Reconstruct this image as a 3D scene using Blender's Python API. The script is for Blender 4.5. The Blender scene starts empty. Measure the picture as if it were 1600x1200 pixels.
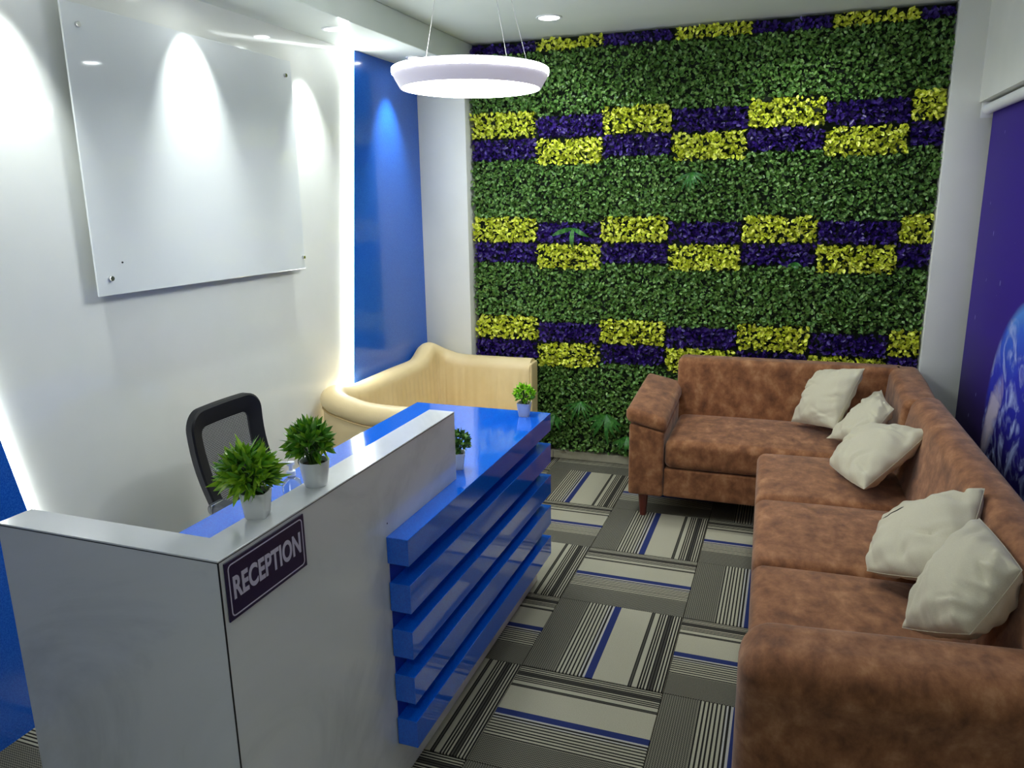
import bpy, bmesh, math, random
import numpy as np
from mathutils import Vector, Matrix

random.seed(7)
RNG = np.random.default_rng(7)
S = bpy.context.scene
COL = S.collection

# ------------------------------------------------------------------ camera
cam_d = bpy.data.cameras.new('camera')
cam = bpy.data.objects.new('camera', cam_d)
COL.objects.link(cam)
cam_d.sensor_width = 36.0
cam_d.lens = 26.915
cam_d.clip_start = 0.02
cam.location = (0.80885, -3.27796, 1.61092)
cam.rotation_euler = (math.radians(76.4605), math.radians(0.8779), math.radians(19.7947))
S.camera = cam

# ------------------------------------------------------------------ world, exposure
W = bpy.data.worlds.new('world')
S.world = W
W.use_nodes = True
W.node_tree.nodes['Background'].inputs[0].default_value = (0.85, 0.88, 0.84, 1)
W.node_tree.nodes['Background'].inputs[1].default_value = 0.10
S.view_settings.view_transform = 'Standard'
S.view_settings.look = 'None'
S.view_settings.gamma = 1.0
S.view_settings.use_curve_mapping = False
S.view_settings.exposure = 0.5

# lamp strengths (used by the lamp builders below)
SPOT_W = 29.0        # soffit spots grazing the reception wall
DOWN_W = 26.0        # ceiling downlights
PENDANT_E = 26.0     # pendant ring diffuser
LED_E = 16.0         # led strips
LAMP_COL = (0.93, 1.0, 0.985)


# ------------------------------------------------------------------ helpers
def srgb(r, g, b):
    def f(c):
        c /= 255.0
        return c / 12.92 if c <= 0.04045 else ((c + 0.055) / 1.055) ** 2.4
    return (f(r), f(g), f(b), 1.0)


class NT:
    def __init__(self, m):
        self.t = m.node_tree
        self.p = self.t.nodes['Principled BSDF']

    def n(self, typ, **kw):
        x = self.t.nodes.new(typ)
        for k, v in kw.items():
            setattr(x, k, v)
        return x

    def l(self, a, b):
        self.t.links.new(a, b)

    def math(self, op, a, b=None, c=None):
        x = self.n('ShaderNodeMath', operation=op)
        for i, v in enumerate((a, b, c)):
            if v is None:
                continue
            if isinstance(v, (int, float)):
                x.inputs[i].default_value = v
            else:
                self.l(v, x.inputs[i])
        return x.outputs[0]

    def ramp(self, fac, stops, interp='LINEAR'):
        x = self.n('ShaderNodeValToRGB')
        cr = x.color_ramp
        cr.interpolation = interp
        while len(cr.elements) > 1:
            cr.elements.remove(cr.elements[-1])
        cr.elements[0].position = stops[0][0]
        cr.elements[0].color = stops[0][1]
        for pos, c in stops[1:]:
            e = cr.elements.new(pos)
            e.color = c
        self.l(fac, x.inputs[0])
        return x.outputs[0]

    def mix(self, fac, a, b):
        x = self.n('ShaderNodeMix', data_type='RGBA')
        if isinstance(fac, (int, float)):
            x.inputs[0].default_value = fac
        else:
            self.l(fac, x.inputs[0])
        for i, v in ((6, a), (7, b)):
            if isinstance(v, tuple):
                x.inputs[i].default_value = v
            else:
                self.l(v, x.inputs[i])
        return x.outputs[2]


def mat(name, col, rough=0.5, spec=0.5, metal=0.0, coat=0.0, sheen=0.0, emit=None, strength=0.0,
        trans=0.0, alpha=1.0):
    m = bpy.data.materials.new(name)
    m.use_nodes = True
    p = m.node_tree.nodes['Principled BSDF']
    p.inputs['Base Color'].default_value = col
    p.inputs['Roughness'].default_value = rough
    p.inputs['Specular IOR Level'].default_value = spec
    p.inputs['Metallic'].default_value = metal
    p.inputs['Coat Weight'].default_value = coat
    p.inputs['Coat Roughness'].default_value = 0.05
    p.inputs['Sheen Weight'].default_value = sheen
    p.inputs['Transmission Weight'].default_value = trans
    p.inputs['Alpha'].default_value = alpha
    if emit:
        p.inputs['Emission Color'].default_value = emit
        p.inputs['Emission Strength'].default_value = strength
    return m


def noisy(name, stops, scale=5.0, detail=4.0, rough=0.5, spec=0.5, bump=0.0, bscale=None, stretch=None,
          coat=0.0, sheen=0.0, space='Object', distortion=0.0, bdist=0.01):
    m = mat(name, stops[0][1], rough, spec, coat=coat, sheen=sheen)
    N = NT(m)
    tc = N.n('ShaderNodeTexCoord')
    src = tc.outputs[space]
    if stretch:
        mp = N.n('ShaderNodeMapping')
        mp.inputs['Scale'].default_value = stretch
        N.l(src, mp.inputs[0])
        src = mp.outputs[0]
    no = N.n('ShaderNodeTexNoise')
    no.inputs['Scale'].default_value = scale
    no.inputs['Detail'].default_value = detail
    no.inputs['Roughness'].default_value = 0.62
    no.inputs['Distortion'].default_value = distortion
    N.l(src, no.inputs['Vector'])
    N.l(N.ramp(no.outputs['Fac'], stops), N.p.inputs['Base Color'])
    if bump:
        nb = N.n('ShaderNodeTexNoise')
        nb.inputs['Scale'].default_value = bscale or scale * 8
        nb.inputs['Detail'].default_value = 3
        N.l(src, nb.inputs['Vector'])
        bp = N.n('ShaderNodeBump')
        bp.inputs['Strength'].default_value = bump
        bp.inputs['Distance'].default_value = bdist
        N.l(nb.outputs['Fac'], bp.inputs['Height'])
        N.l(bp.outputs[0], N.p.inputs['Normal'])
    return m


def obj(name, me, m=None, parent=None, loc=None):
    if isinstance(me, bmesh.types.BMesh):
        bm = me
        me = bpy.data.meshes.new(name)
        bm.to_mesh(me)
        bm.free()
    o = bpy.data.objects.new(name, me)
    COL.objects.link(o)
    if m is not None and me is not None and not me.materials:
        me.materials.append(m)
    if parent is not None:
        o.parent = parent
    if loc is not None:
        o.location = loc
    return o


def thing(name, label, cat, loc=(0, 0, 0), rotz=0.0, group=None):
    o = bpy.data.objects.new(name, None)
    COL.objects.link(o)
    o.empty_display_size = 0.05
    o.location = loc
    o.rotation_euler = (0, 0, rotz)
    tag(o, label, cat, group)
    return o


def tag(o, label, cat, group=None):
    o['label'] = label
    o['category'] = cat
    if group:
        o['group'] = group
    return o


def struct(o, label=None):
    o['kind'] = 'structure'
    if label:
        o['label'] = label
    return o


def smooth(me, ang=40):
    for p in me.polygons:
        p.use_smooth = True
    try:
        me.set_sharp_from_angle(angle=math.radians(ang))
    except Exception:
        pass
    return me


def pyd(name, verts, faces, sm=None):
    me = bpy.data.meshes.new(name)
    me.from_pydata([tuple(v) for v in verts], [], [tuple(f) for f in faces])
    me.validate()
    bm = bmesh.new()
    bm.from_mesh(me)
    bmesh.ops.recalc_face_normals(bm, faces=bm.faces)
    bm.to_mesh(me)
    bm.free()
    if sm:
        smooth(me, sm)
    return me


def box_me(name, x0, x1, y0, y1, z0, z1, bev=0.0, seg=2):
    bm = bmesh.new()
    bmesh.ops.create_cube(bm, size=1.0)
    for v in bm.verts:
        v.co = Vector(((x0 + x1) / 2 + v.co.x * (x1 - x0), (y0 + y1) / 2 + v.co.y * (y1 - y0),
                       (z0 + z1) / 2 + v.co.z * (z1 - z0)))
    if bev > 0:
        bmesh.ops.bevel(bm, geom=bm.edges[:], offset=bev, segments=seg, affect='EDGES', profile=0.5)
    me = bpy.data.meshes.new(name)
    bm.to_mesh(me)
    bm.free()
    if bev > 0:
        smooth(me, 35)
    return me


def soft_box(name, x0, x1, y0, y1, z0, z1, r=0.04, bulge=0.0, n=8, deform=None, side=0.0):
    """upholstery block: rounded box with a domed top"""
    h = np.array([(x1 - x0) / 2, (y1 - y0) / 2, (z1 - z0) / 2])
    c = np.array([(x0 + x1) / 2, (y0 + y1) / 2, (z0 + z1) / 2])
    r = min(r, h.min() * 0.98)

    def axis(hh):
        inner = np.linspace(-(hh - r), hh - r, n + 1)
        a = r * np.array([1, .8, .55, .28])
        lo = -(hh - r) - a
        return np.concatenate([lo, inner, -lo[::-1]])
    ax = [axis(v) for v in h]
    vid = {}
    V = []

    def vert(i, j, k):
        key = (i, j, k)
        if key not in vid:
            vid[key] = len(V)
            V.append((ax[0][i], ax[1][j], ax[2][k]))
        return vid[key]
    F = []
    nx, ny, nz = (len(a) - 1 for a in ax)
    for k in (0, nz):
        for i in range(nx):
            for j in range(ny):
                F.append((vert(i, j, k), vert(i + 1, j, k), vert(i + 1, j + 1, k), vert(i, j + 1, k)))
    for j in (0, ny):
        for i in range(nx):
            for k in range(nz):
                F.append((vert(i, j, k), vert(i + 1, j, k), vert(i + 1, j, k + 1), vert(i, j, k + 1)))
    for i in (0, nx):
        for j in range(ny):
            for k in range(nz):
                F.append((vert(i, j, k), vert(i, j + 1, k), vert(i, j + 1, k + 1), vert(i, j, k + 1)))
    P = np.array(V)
    q = np.clip(P, -(h - r), h - r)
    d = P - q
    L = np.linalg.norm(d, axis=1)[:, None]
    P = q + r * d / np.maximum(L, 1e-9)
    u = P / h
    if bulge:
        P[:, 2] += bulge * (1 - u[:, 0] ** 2) * (1 - u[:, 1] ** 2) * (u[:, 2] > 0) * np.clip(u[:, 2], 0, 1)
    if side:
        P[:, 1] += side * np.sign(u[:, 1]) * np.abs(u[:, 1]) * (1 - u[:, 0] ** 2) * (1 - u[:, 2] ** 2)
    P = P + c
    if deform:
        P = np.array([deform(*p) for p in P])
    return pyd(name, P, F, 60)


def lathe_me(name, prof, n=32, close=False, ang=40):
    V, F = [], []
    m = len(prof)
    for i in range(n):
        a = 2 * math.pi * i / n
        for r, z in prof:
            V.append((r * math.cos(a), r * math.sin(a), z))
    rng = range(m) if close else range(m - 1)
    for i in range(n):
        for j in rng:
            a, b = i * m + j, i * m + (j + 1) % m
            c, d = ((i + 1) % n) * m + (j + 1) % m, ((i + 1) % n) * m + j
            F.append((a, b, c, d))
    me = bpy.data.meshes.new(name)
    me.from_pydata(V, [], F)
    bm = bmesh.new()
    bm.from_mesh(me)
    bmesh.ops.remove_doubles(bm, verts=bm.verts, dist=1e-6)
    bmesh.ops.recalc_face_normals(bm, faces=bm.faces)
    bm.to_mesh(me)
    bm.free()
    return smooth(me, ang)


def tube_me(name, pts, r, n=8, closed=False, ry=None):
    """tube along points; ry = second radius along the binormal"""
    pts = [Vector(p) for p in pts]
    V, F = [], []
    N = len(pts)
    up = Vector((0, 0, 1))
    for i, p in enumerate(pts):
        a = pts[(i - 1) % N] if (closed or i > 0) else p
        b = pts[(i + 1) % N] if (closed or i < N - 1) else p
        t = (b - a).normalized()
        ref = up if abs(t.dot(up)) < 0.95 else Vector((1, 0, 0))
        s = t.cross(ref).normalized()
        w = s.cross(t).normalized()
        rr = r[i] if isinstance(r, (list, tuple)) else r
        for k in range(n):
            an = 2 * math.pi * k / n
            V.append(p + s * (math.cos(an) * rr) + w * (math.sin(an) * (ry or rr)))
    for i in range(N if closed else N - 1):
        for k in range(n):
            a, b = i * n + k, i * n + (k + 1) % n
            c, d = ((i + 1) % N) * n + (k + 1) % n, ((i + 1) % N) * n + k
            F.append((a, b, c, d))
    if not closed:
        F.append(tuple(range(n)))
        F.append(tuple((N - 1) * n + k for k in range(n)))
    return pyd(name, V, F, 50)


# ------------------------------------------------------------------ materials
M = {}
M['wall'] = noisy('white_paint', [(0.3, srgb(224, 226, 220)), (0.7, srgb(231, 232, 226))], 3, 2, 0.55, 0.3)
M['ceiling'] = noisy('ceiling_paint', [(0.3, srgb(214, 222, 214)), (0.7, srgb(222, 228, 220))], 2, 2, 0.8, 0.2)
M['gloss_wall'] = noisy('white_gloss_laminate', [(0.3, srgb(226, 228, 222)), (0.7, srgb(232, 233, 228))], 2.5, 3,
                        0.09, 0.5, coat=0.1)
M['acrylic'] = mat('white_acrylic', srgb(226, 230, 229), 0.035, 0.5, coat=0.3)
M['blue'] = noisy('blue_sparkle_laminate', [(0.35, srgb(6, 92, 222)), (0.65, srgb(14, 114, 240))], 260, 2, 0.08, 0.5,
                  coat=0.8)
M['blue_wall'] = noisy('blue_wall_laminate', [(0.35, srgb(20, 82, 190)), (0.65, srgb(42, 110, 210))], 230, 2, 0.16, 0.5,
                       coat=0.3)
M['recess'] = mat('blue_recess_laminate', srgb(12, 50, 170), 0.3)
M['desk'] = noisy('white_marble_laminate', [(0.30, srgb(196, 199, 200)), (0.5, srgb(222, 224, 224)),
                                            (0.75, srgb(228, 229, 230))], 1.6, 6, 0.14, 0.5, distortion=1.4, coat=0.1)
M['black'] = mat('black_edge', srgb(20, 20, 22), 0.4)
M['chrome'] = mat('chrome', srgb(215, 215, 215), 0.15, metal=1.0)
M['white_plastic'] = mat('white_plastic', srgb(235, 237, 238), 0.35)
M['grey_metal'] = mat('translucent_white_housing', srgb(226, 220, 230), 0.45, emit=(.9, .85, .95, 1), strength=.22)
M['wire'] = mat('steel_wire', srgb(200, 200, 200), 0.35, metal=0.8)
M['led'] = mat('led_diffuser', srgb(245, 250, 255), 0.4, emit=(0.95, 1.0, 0.985, 1), strength=LED_E)
M['led_soft'] = mat('soffit_led_diffuser', srgb(245, 250, 255), 0.4, emit=(0.95, 1.0, 0.985, 1), strength=5.0)
M['pend'] = mat('pendant_diffuser', srgb(250, 252, 255), 0.4, emit=(0.95, 1.0, 0.99, 1), strength=PENDANT_E)
M['lens'] = mat('downlight_lens', srgb(250, 252, 255), 0.4, emit=(0.95, 1.0, 0.99, 1), strength=22.0)
M['suede'] = noisy('brown_suede', [(0.28, srgb(96, 58, 36)), (0.44, srgb(128, 82, 51)), (0.56, srgb(150, 100, 65)),
                                   (0.74, srgb(184, 134, 94))], 17, 10, 0.8, 0.25, bump=0.25, bscale=120,
                   sheen=0.2, distortion=0.15, bdist=0.003, stretch=(1.0, .7, .8))
M['leather'] = noisy('cream_leather', [(0.3, srgb(222, 198, 146)), (0.7, srgb(232, 210, 162))], 5, 3, 0.42, 0.45,
                     bump=0.15, bscale=160, bdist=0.002)
M['leather_piping'] = mat('cream_piping', srgb(206, 178, 124), 0.45)
M['linen'] = noisy('cream_linen', [(0.3, srgb(194, 187, 163)), (0.7, srgb(201, 194, 170))], 300, 3, 0.85, 0.2, bump=0.2,
                   bscale=400, sheen=0.2, bdist=0.002)
M['leg_wood'] = noisy('red_brown_wood', [(0.3, srgb(84, 36, 28)), (0.7, srgb(112, 52, 40))], 12, 3, 0.35,
                      stretch=(4, 4, 0.6))
M['plastic'] = mat('black_plastic', srgb(24, 24, 26), 0.6, 0.3)
M['plastic_grey'] = mat('dark_grey_plastic', srgb(62, 66, 68), 0.4)
M['fabric'] = noisy('black_fabric', [(0.3, srgb(24, 24, 27)), (0.7, srgb(36, 36, 40))], 200, 2, 0.9, 0.2)
M['pot'] = mat('white_ceramic', srgb(226, 228, 228), 0.3)
M['soil'] = noisy('dark_soil', [(0.3, srgb(38, 34, 22)), (0.7, srgb(60, 54, 34))], 90, 3, 0.95, 0.1)
M['stem'] = mat('green_stem', srgb(70, 104, 34), 0.6)
M['navy'] = mat('navy_print', srgb(28, 12, 62), 0.35)
M['letter'] = mat('pale_lilac_print', srgb(206, 200, 222), 0.45)
M['skirting'] = noisy('stone_skirting_tile', [(0.3, srgb(176, 172, 150)), (0.7, srgb(194, 190, 170))], 14, 4, 0.35)
M['backing'] = mat('dark_green_backing', srgb(18, 34, 16), 0.8)
M['carpet_base'] = mat('carpet_glue_bed', srgb(40, 39, 36), 0.95, 0.1)
M['bottle'] = mat('clear_plastic_bottle', srgb(225, 238, 248), 0.08, trans=0.75)


def leaf_mat(name, dark, mid, light, scale=55.0, rough=0.38, tl=0.0):
    m = noisy(name, [(0.28, dark), (0.5, mid), (0.72, light)], scale, 2, rough, 0.45)
    return m


M['leaf_green'] = leaf_mat('green_hedge_leaf', srgb(44, 84, 28), srgb(86, 132, 54), srgb(150, 182, 104))
M['leaf_dark'] = leaf_mat('dark_fern_leaf', srgb(28, 74, 26), srgb(44, 104, 36), srgb(74, 134, 54))
M['leaf_yellow'] = leaf_mat('yellow_hedge_leaf', srgb(128, 152, 18), srgb(214, 224, 50), srgb(250, 250, 130))
M['leaf_purple'] = leaf_mat('purple_hedge_leaf', srgb(30, 10, 74), srgb(42, 14, 112), srgb(78, 50, 150))
M['blade'] = leaf_mat('variegated_blade', srgb(74, 140, 28), srgb(152, 202, 48), srgb(230, 232, 84), 28)
M['blade_dark'] = leaf_mat('deep_green_blade', srgb(50, 110, 30), srgb(98, 162, 46), srgb(184, 206, 70), 28)
M['blade_lime'] = leaf_mat('lime_blade', srgb(96, 168, 24), srgb(140, 202, 34), srgb(180, 220, 60), 40)


def carpet_mat():
    m = mat('striped_carpet', srgb(120, 116, 102), 0.95, 0.1)
    N = NT(m)
    tc = N.n('ShaderNodeTexCoord')
    sp = N.n('ShaderNodeSeparateXYZ')
    N.l(tc.outputs['Object'], sp.inputs[0])
    u = N.math('MULTIPLY_ADD', sp.outputs[0], 2.0, 0.5)
    v = N.math('MULTIPLY_ADD', sp.outputs[1], 2.0, 0.5)
    beige, pale, dark = srgb(172, 168, 148), srgb(180, 177, 170), srgb(40, 38, 36)
    mid, blue, grey = srgb(100, 97, 88), srgb(44, 54, 104), srgb(78, 76, 69)
    st = [(0.0, beige)]
    p = 0.24
    for k in range(8):
        st.append((p, dark))
        st.append((p + 0.0125, pale if k > 5 else beige))
        p += 0.0265
    st += [(0.455, blue), (0.508, beige)]
    lo = N.ramp(u, st, 'CONSTANT')
    st = [(0.0, beige), (0.757, dark), (0.764, grey), (0.776, dark), (0.784, beige)]
    p = 0.818
    for k in range(9):
        st.append((p, dark))
        st.append((p + 0.0115, grey if k in (3, 4) else beige))
        p += 0.0205
    hi = N.ramp(u, st, 'CONSTANT')
    col = N.mix(N.math('GREATER_THAN', u, 0.6), lo, hi)
    # dense woven field of the first quarter
    zig = N.math('PINGPONG', N.math('MULTIPLY', v, 60.0), 0.5)
    fr = N.math('FRACT', N.math('MULTIPLY_ADD', u, 66.0, zig))
    dense = N.mix(N.math('GREATER_THAN', fr, 0.55), srgb(70, 69, 62), srgb(128, 125, 111))
    col = N.mix(N.math('LESS_THAN', u, 0.24), col, dense)
    no = N.n('ShaderNodeTexNoise')
    no.inputs['Scale'].default_value = 420
    N.l(tc.outputs['Object'], no.inputs['Vector'])
    mul = N.n('ShaderNodeMix', data_type='RGBA', blend_type='MULTIPLY')
    mul.inputs[0].default_value = 1.0
    N.l(col, mul.inputs[6])
    N.l(N.ramp(no.outputs['Fac'], [(0.3, (0.80, 0.80, 0.80, 1)), (0.7, (1.08, 1.08, 1.08, 1))]), mul.inputs[7])
    N.l(mul.outputs[2], N.p.inputs['Base Color'])
    bp = N.n('ShaderNodeBump')
    bp.inputs['Strength'].default_value = 0.4
    bp.inputs['Distance'].default_value = 0.002
    N.l(no.outputs['Fac'], bp.inputs['Height'])
    N.l(bp.outputs[0], N.p.inputs['Normal'])
    return m


M['carpet'] = carpet_mat()


def mesh_mat():
    m = mat('woven_chair_mesh', srgb(40, 40, 44), 0.7)
    N = NT(m)
    tc = N.n('ShaderNodeTexCoord')
    sp = N.n('ShaderNodeSeparateXYZ')
    N.l(tc.outputs['Object'], sp.inputs[0])
    a = N.math('FRACT', N.math('MULTIPLY', sp.outputs[1], 240.0))
    b = N.math('FRACT', N.math('MULTIPLY', sp.outputs[2], 170.0))
    hole = N.math('MULTIPLY', N.math('GREATER_THAN', a, 0.42), N.math('GREATER_THAN', b, 0.35))
    N.l(N.math('SUBTRACT', 1.0, N.math('MULTIPLY', hole, 0.62)), N.p.inputs['Alpha'])
    return m


M['mesh'] = mesh_mat()


def blind_mat():
    """flat print on the roller blind: dark violet night sky with a blue clouded planet"""
    m = mat('space_print_blind', srgb(40, 16, 120), 0.55, 0.3)
    N = NT(m)
    tc = N.n('ShaderNodeTexCoord')
    sp = N.n('ShaderNodeSeparateXYZ')
    N.l(tc.outputs['Object'], sp.inputs[0])
    y, z = sp.outputs[1], sp.outputs[2]
    dy = N.math('ADD', y, 0.025)          # planet centre (y, z)
    dz = N.math('SUBTRACT', z, 0.658)
    dist = N.math('DIVIDE', N.math('SQRT', N.math('ADD', N.math('MULTIPLY', dy, dy), N.math('MULTIPLY', dz, dz))), 0.584)
    n1 = N.n('ShaderNodeTexNoise')
    n1.inputs['Scale'].default_value = 5.5
    n1.inputs['Detail'].default_value = 8
    n1.inputs['Distortion'].default_value = 2.2
    N.l(tc.outputs['Object'], n1.inputs['Vector'])
    n2 = N.n('ShaderNodeTexNoise')
    n2.inputs['Scale'].default_value = 1.6
    n2.inputs['Detail'].default_value = 5
    n2.inputs['Distortion'].default_value = 1.2
    N.l(tc.outputs['Object'], n2.inputs['Vector'])
    # sky: darker violet towards the hem
    sky = N.ramp(z, [(0.25, srgb(14, 6, 36)), (0.62, srgb(32, 13, 76)), (1.0, srgb(50, 20, 136))])
    ocean = N.ramp(N.math('ADD', N.math('MULTIPLY', z, 0.7), N.math('MULTIPLY', n2.outputs['Fac'], 0.25)),
                   [(0.45, srgb(14, 6, 62)), (0.58, srgb(26, 16, 116)), (0.74, srgb(40, 50, 190)),
                    (0.86, srgb(52, 96, 214)), (0.97, srgb(100, 168, 236))])
    cl = N.ramp(n1.outputs['Fac'], [(0.50, (0, 0, 0, 1)), (0.58, (0.3, 0.3, 0.3, 1)), (0.70, (0.9, 0.9, 0.9, 1))])
    globe = N.mix(cl, ocean, srgb(176, 190, 240))
    # pale cloud bank on the left flank of the planet
    gy = N.math('DIVIDE', N.math('ADD', N.math('SUBTRACT', y, 0.40), N.math('MULTIPLY', N.math('SUBTRACT', z, .66), 0.42)), 0.075)
    gz = N.math('DIVIDE', N.math('SUBTRACT', z, 0.66), 0.17)
    gd = N.math('ADD', N.math('MULTIPLY', gy, gy), N.math('MULTIPLY', gz, gz))
    gd = N.math('ADD', gd, N.math('MULTIPLY', N.math('SUBTRACT', n1.outputs['Fac'], 0.5), 4.0))
    bank = N.ramp(N.math('MULTIPLY', gd, 0.6), [(0.05, (1, 1, 1, 1)), (0.95, (0, 0, 0, 1))])
    globe = N.mix(N.math('MULTIPLY', bank, 0.75), globe, srgb(204, 192, 206))
    inside = N.ramp(N.math('ADD', dist, N.math('MULTIPLY', n2.outputs['Fac'], 0.06)), [(0.93, (1, 1, 1, 1)), (1.03, (0, 0, 0, 1))])
    col = N.mix(inside, sky, globe)
    # streaky stars
    mp = N.n('ShaderNodeMapping')
    mp.inputs['Scale'].default_value = (1, 15, 4.5)
    N.l(tc.outputs['Object'], mp.inputs[0])
    vo = N.n('ShaderNodeTexVoronoi')
    vo.inputs['Scale'].default_value = 1.0
    N.l(mp.outputs[0], vo.inputs['Vector'])
    star = N.math('LESS_THAN', vo.outputs['Distance'], 0.055)
    col = N.mix(N.math('MULTIPLY', star, 0.7), col, srgb(200, 200, 255))
    N.l(col, N.p.inputs['Base Color'])
    return m


M['blind'] = blind_mat()

# ------------------------------------------------------------------ room shell
XL, XWH = -1.36, -1.375            # faces of the blue panels / of the white gloss panel
ZC, ZS = 2.50, 2.365               # ceiling / soffit
YB, YR = 1.25, -4.6                # back wall / wall behind the camera
XR = 1.72

floor = struct(obj('floor', box_me('floor', -1.55, 1.95, YR - .1, YB + .1, -0.10, -0.006), M['carpet_base']))
tile_full = None
g = 0.0012
for i in range(-3, 4):
    for j in range(-10, 3):
        x0, x1 = max(i * .5, -1.375), min(i * .5 + .5, XR)
        y0, y1 = max(j * .5, YR), min(j * .5 + .5, YB - .005)
        if x1 - x0 < .01 or y1 - y0 < .01:
            continue
        cx, cy = i * .5 + .25, j * .5 + .25
        rot = (i + j) % 2 != 0
        full = (x1 - x0 > .499 and y1 - y0 > .499)
        if full and tile_full is not None:
            me = tile_full
        else:
            a0, a1, b0, b1 = x0 - cx, x1 - cx, y0 - cy, y1 - cy
            if rot:                       # world offset -> local frame turned by +90 degrees
                a0, a1, b0, b1 = b0, b1, -a1, -a0
            me = box_me('carpet_tile', a0 + g, a1 - g, b0 + g, b1 - g, -0.006, 0.0, 0.0015, 1)
            if full:
                tile_full = me
        t = obj('carpet_tile', me, M['carpet'], floor, (cx, cy, 0))
        if rot:
            t.rotation_euler.z = math.pi / 2

ceil = struct(obj('ceiling', box_me('ceiling', -1.55, 1.95, YR - .1, YB + .1, ZC, ZC + .1), M['ceiling']))
soffit = struct(obj('trim_1', box_me('trim_1', -1.50, -1.043, YR, YB - .002, ZS, ZC - .001, 0.003, 1), M['ceiling']),
                'dropped white soffit along the reception wall')
wl = struct(obj('wall_left', box_me('wall_left', -1.55, XWH, YR, YB, 0.0, ZC), M['gloss_wall']))
wb = struct(obj('wall_back', box_me('wall_back', -1.55, 1.95, YB, YB + .1, 0.0, ZC), M['wall']))
wf = struct(obj('wall_front', box_me('wall_front', -1.55, 1.95, YR - .1, YR, 0.0, ZC), M['wall']))
wr = struct(obj('wall_right', box_me('wall_right', XR, 1.95, YR, YB, 0.0, ZC), M['wall']))
obj('lintel', box_me('lintel', 1.605, XR + .01, YR, 1.122, 2.028, ZC), M['wall'], wr)
obj('pier', box_me('pier', 1.605, XR + .01, YR, -1.55, 0.0, 2.0279), M['wall'], wr)
obj('column', box_me('column', 1.478, XR + .01, 1.12, YB + .01, 0.0, ZC - .001, 0.004, 2), M['wall'], wr)
obj('corner_column', box_me('corner_column', -1.372, -1.052, 1.10, YB + .01, 0.0, ZC - .001, 0.004, 2), M['wall'], wl)


def slant_panel(name, pts, m, x0, x1, parent):
    n = len(pts)
    V = [(x0, y, z) for y, z in pts] + [(x1, y, z) for y, z in pts]
    F = [tuple(range(n)), tuple(range(n, 2 * n))] + [(i, (i + 1) % n, n + (i + 1) % n, n + i) for i in range(n)]
    return obj(name, pyd(name, V, F), m, parent)


def yr_edge(z):                     # slanted right edge of the white panel
    return 0.118 + 0.1205 * z


def yl_edge(z):                     # slanted left edge of the white panel
    return -1.585 - 0.182 * z


slant_panel('blue_panel', [(yr_edge(0), 0.0), (1.099, 0.0), (1.099, ZS), (yr_edge(ZS), ZS)], M['blue_wall'],
            XWH - .001, XL, wl)
slant_panel('blue_panel', [(YR + .6, 0.0), (yl_edge(0), 0.0), (yl_edge(ZS), ZS), (YR + .6, ZS)], M['blue_wall'],
            XWH - .001, XL, wl)

# stone skirting under the leaf wall
bb = struct(obj('baseboard_back', box_me('baseboard_back', -1.05, 1.477, 1.205, YB, 0.0, 0.048), M['skirting']))
for k in range(5):
    a = -1.05 + k * .506
    obj('skirting_tile', box_me('skirting_tile', a + .001, a + .505, 1.192, 1.2049, 0.0005, 0.052, 0.0015, 1),
        M['skirting'], bb)


# ------------------------------------------------------------------ lamps of the room
def downlight(x, y, z, label, watts, angle, blend, group, r=0.045, tilt=0):
    t = thing('recessed_downlight', label, 'light', (x, y, z), group=group)
    obj('trim_ring', lathe_me('trim_ring', [(r, 0.0), (r, -.004), (r + .004, -.006), (r + .013, -.004), (r + .014, 0.0)],
                              28), M['white_plastic'], t)
    obj('lens', lathe_me('lens', [(0.0001, -.003), (r * .6, -.0032), (r - .0005, -.002), (r - .0005, -.0002)], 28),
        M['lens'], t)
    ld = bpy.data.lights.new('downlight_beam', 'SPOT')
    ld.energy = watts
    ld.spot_size = math.radians(angle)
    ld.spot_blend = blend
    ld.shadow_soft_size = r * (.35 if tilt else .8)
    ld.color = LAMP_COL
    lo = bpy.data.objects.new('downlight_beam', ld)
    COL.objects.link(lo)
    lo.parent = t
    lo.location = (0, 0, -.012)
    lo.rotation_euler = (0, math.radians(tilt), 0)      # spot heads are swung towards the wall
    return t


SG, CG = 'spotlights in the dropped soffit', 'downlights in the main ceiling'
downlight(-1.185, -1.57, ZS, 'round white recessed soffit spotlight nearest the viewer, above the white wall', SPOT_W,
          56, 1.0, SG, .036, 19)
downlight(-1.185, -0.84, ZS, 'round white recessed soffit spotlight above the middle of the acrylic board', SPOT_W,
          56, 1.0, SG, .036, 19)
downlight(-1.185, -0.07, ZS, 'round white recessed soffit spotlight beside the upright light strip', SPOT_W,
          56, 1.0, SG, .036, 19)
downlight(-1.172, 0.713, ZS, 'round white recessed soffit spotlight above the blue panel in the corner', SPOT_W,
          56, 1.0, SG, .036, 19)
downlight(-0.417, 0.72, ZC, 'round white ceiling downlight beside the hanging ring lamp near the leaf wall', DOWN_W,
          150, .9, CG, .052)
downlight(0.80, 0.72, ZC, 'round white ceiling downlight over the brown corner sofa by the leaf wall', DOWN_W * .8,
          150, .9, CG, .052)
downlight(0.95, -0.45, ZC, 'round white ceiling downlight over the long side of the brown sofa', DOWN_W * .35,
          150, .9, CG, .052)
downlight(0.30, -3.75, ZC, 'added fill light behind the viewer, built as a round white ceiling downlight', DOWN_W * 1.0, 160, .9, CG, .052)  # unseen fill lamp, added to lift the desk panels facing the camera


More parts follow.
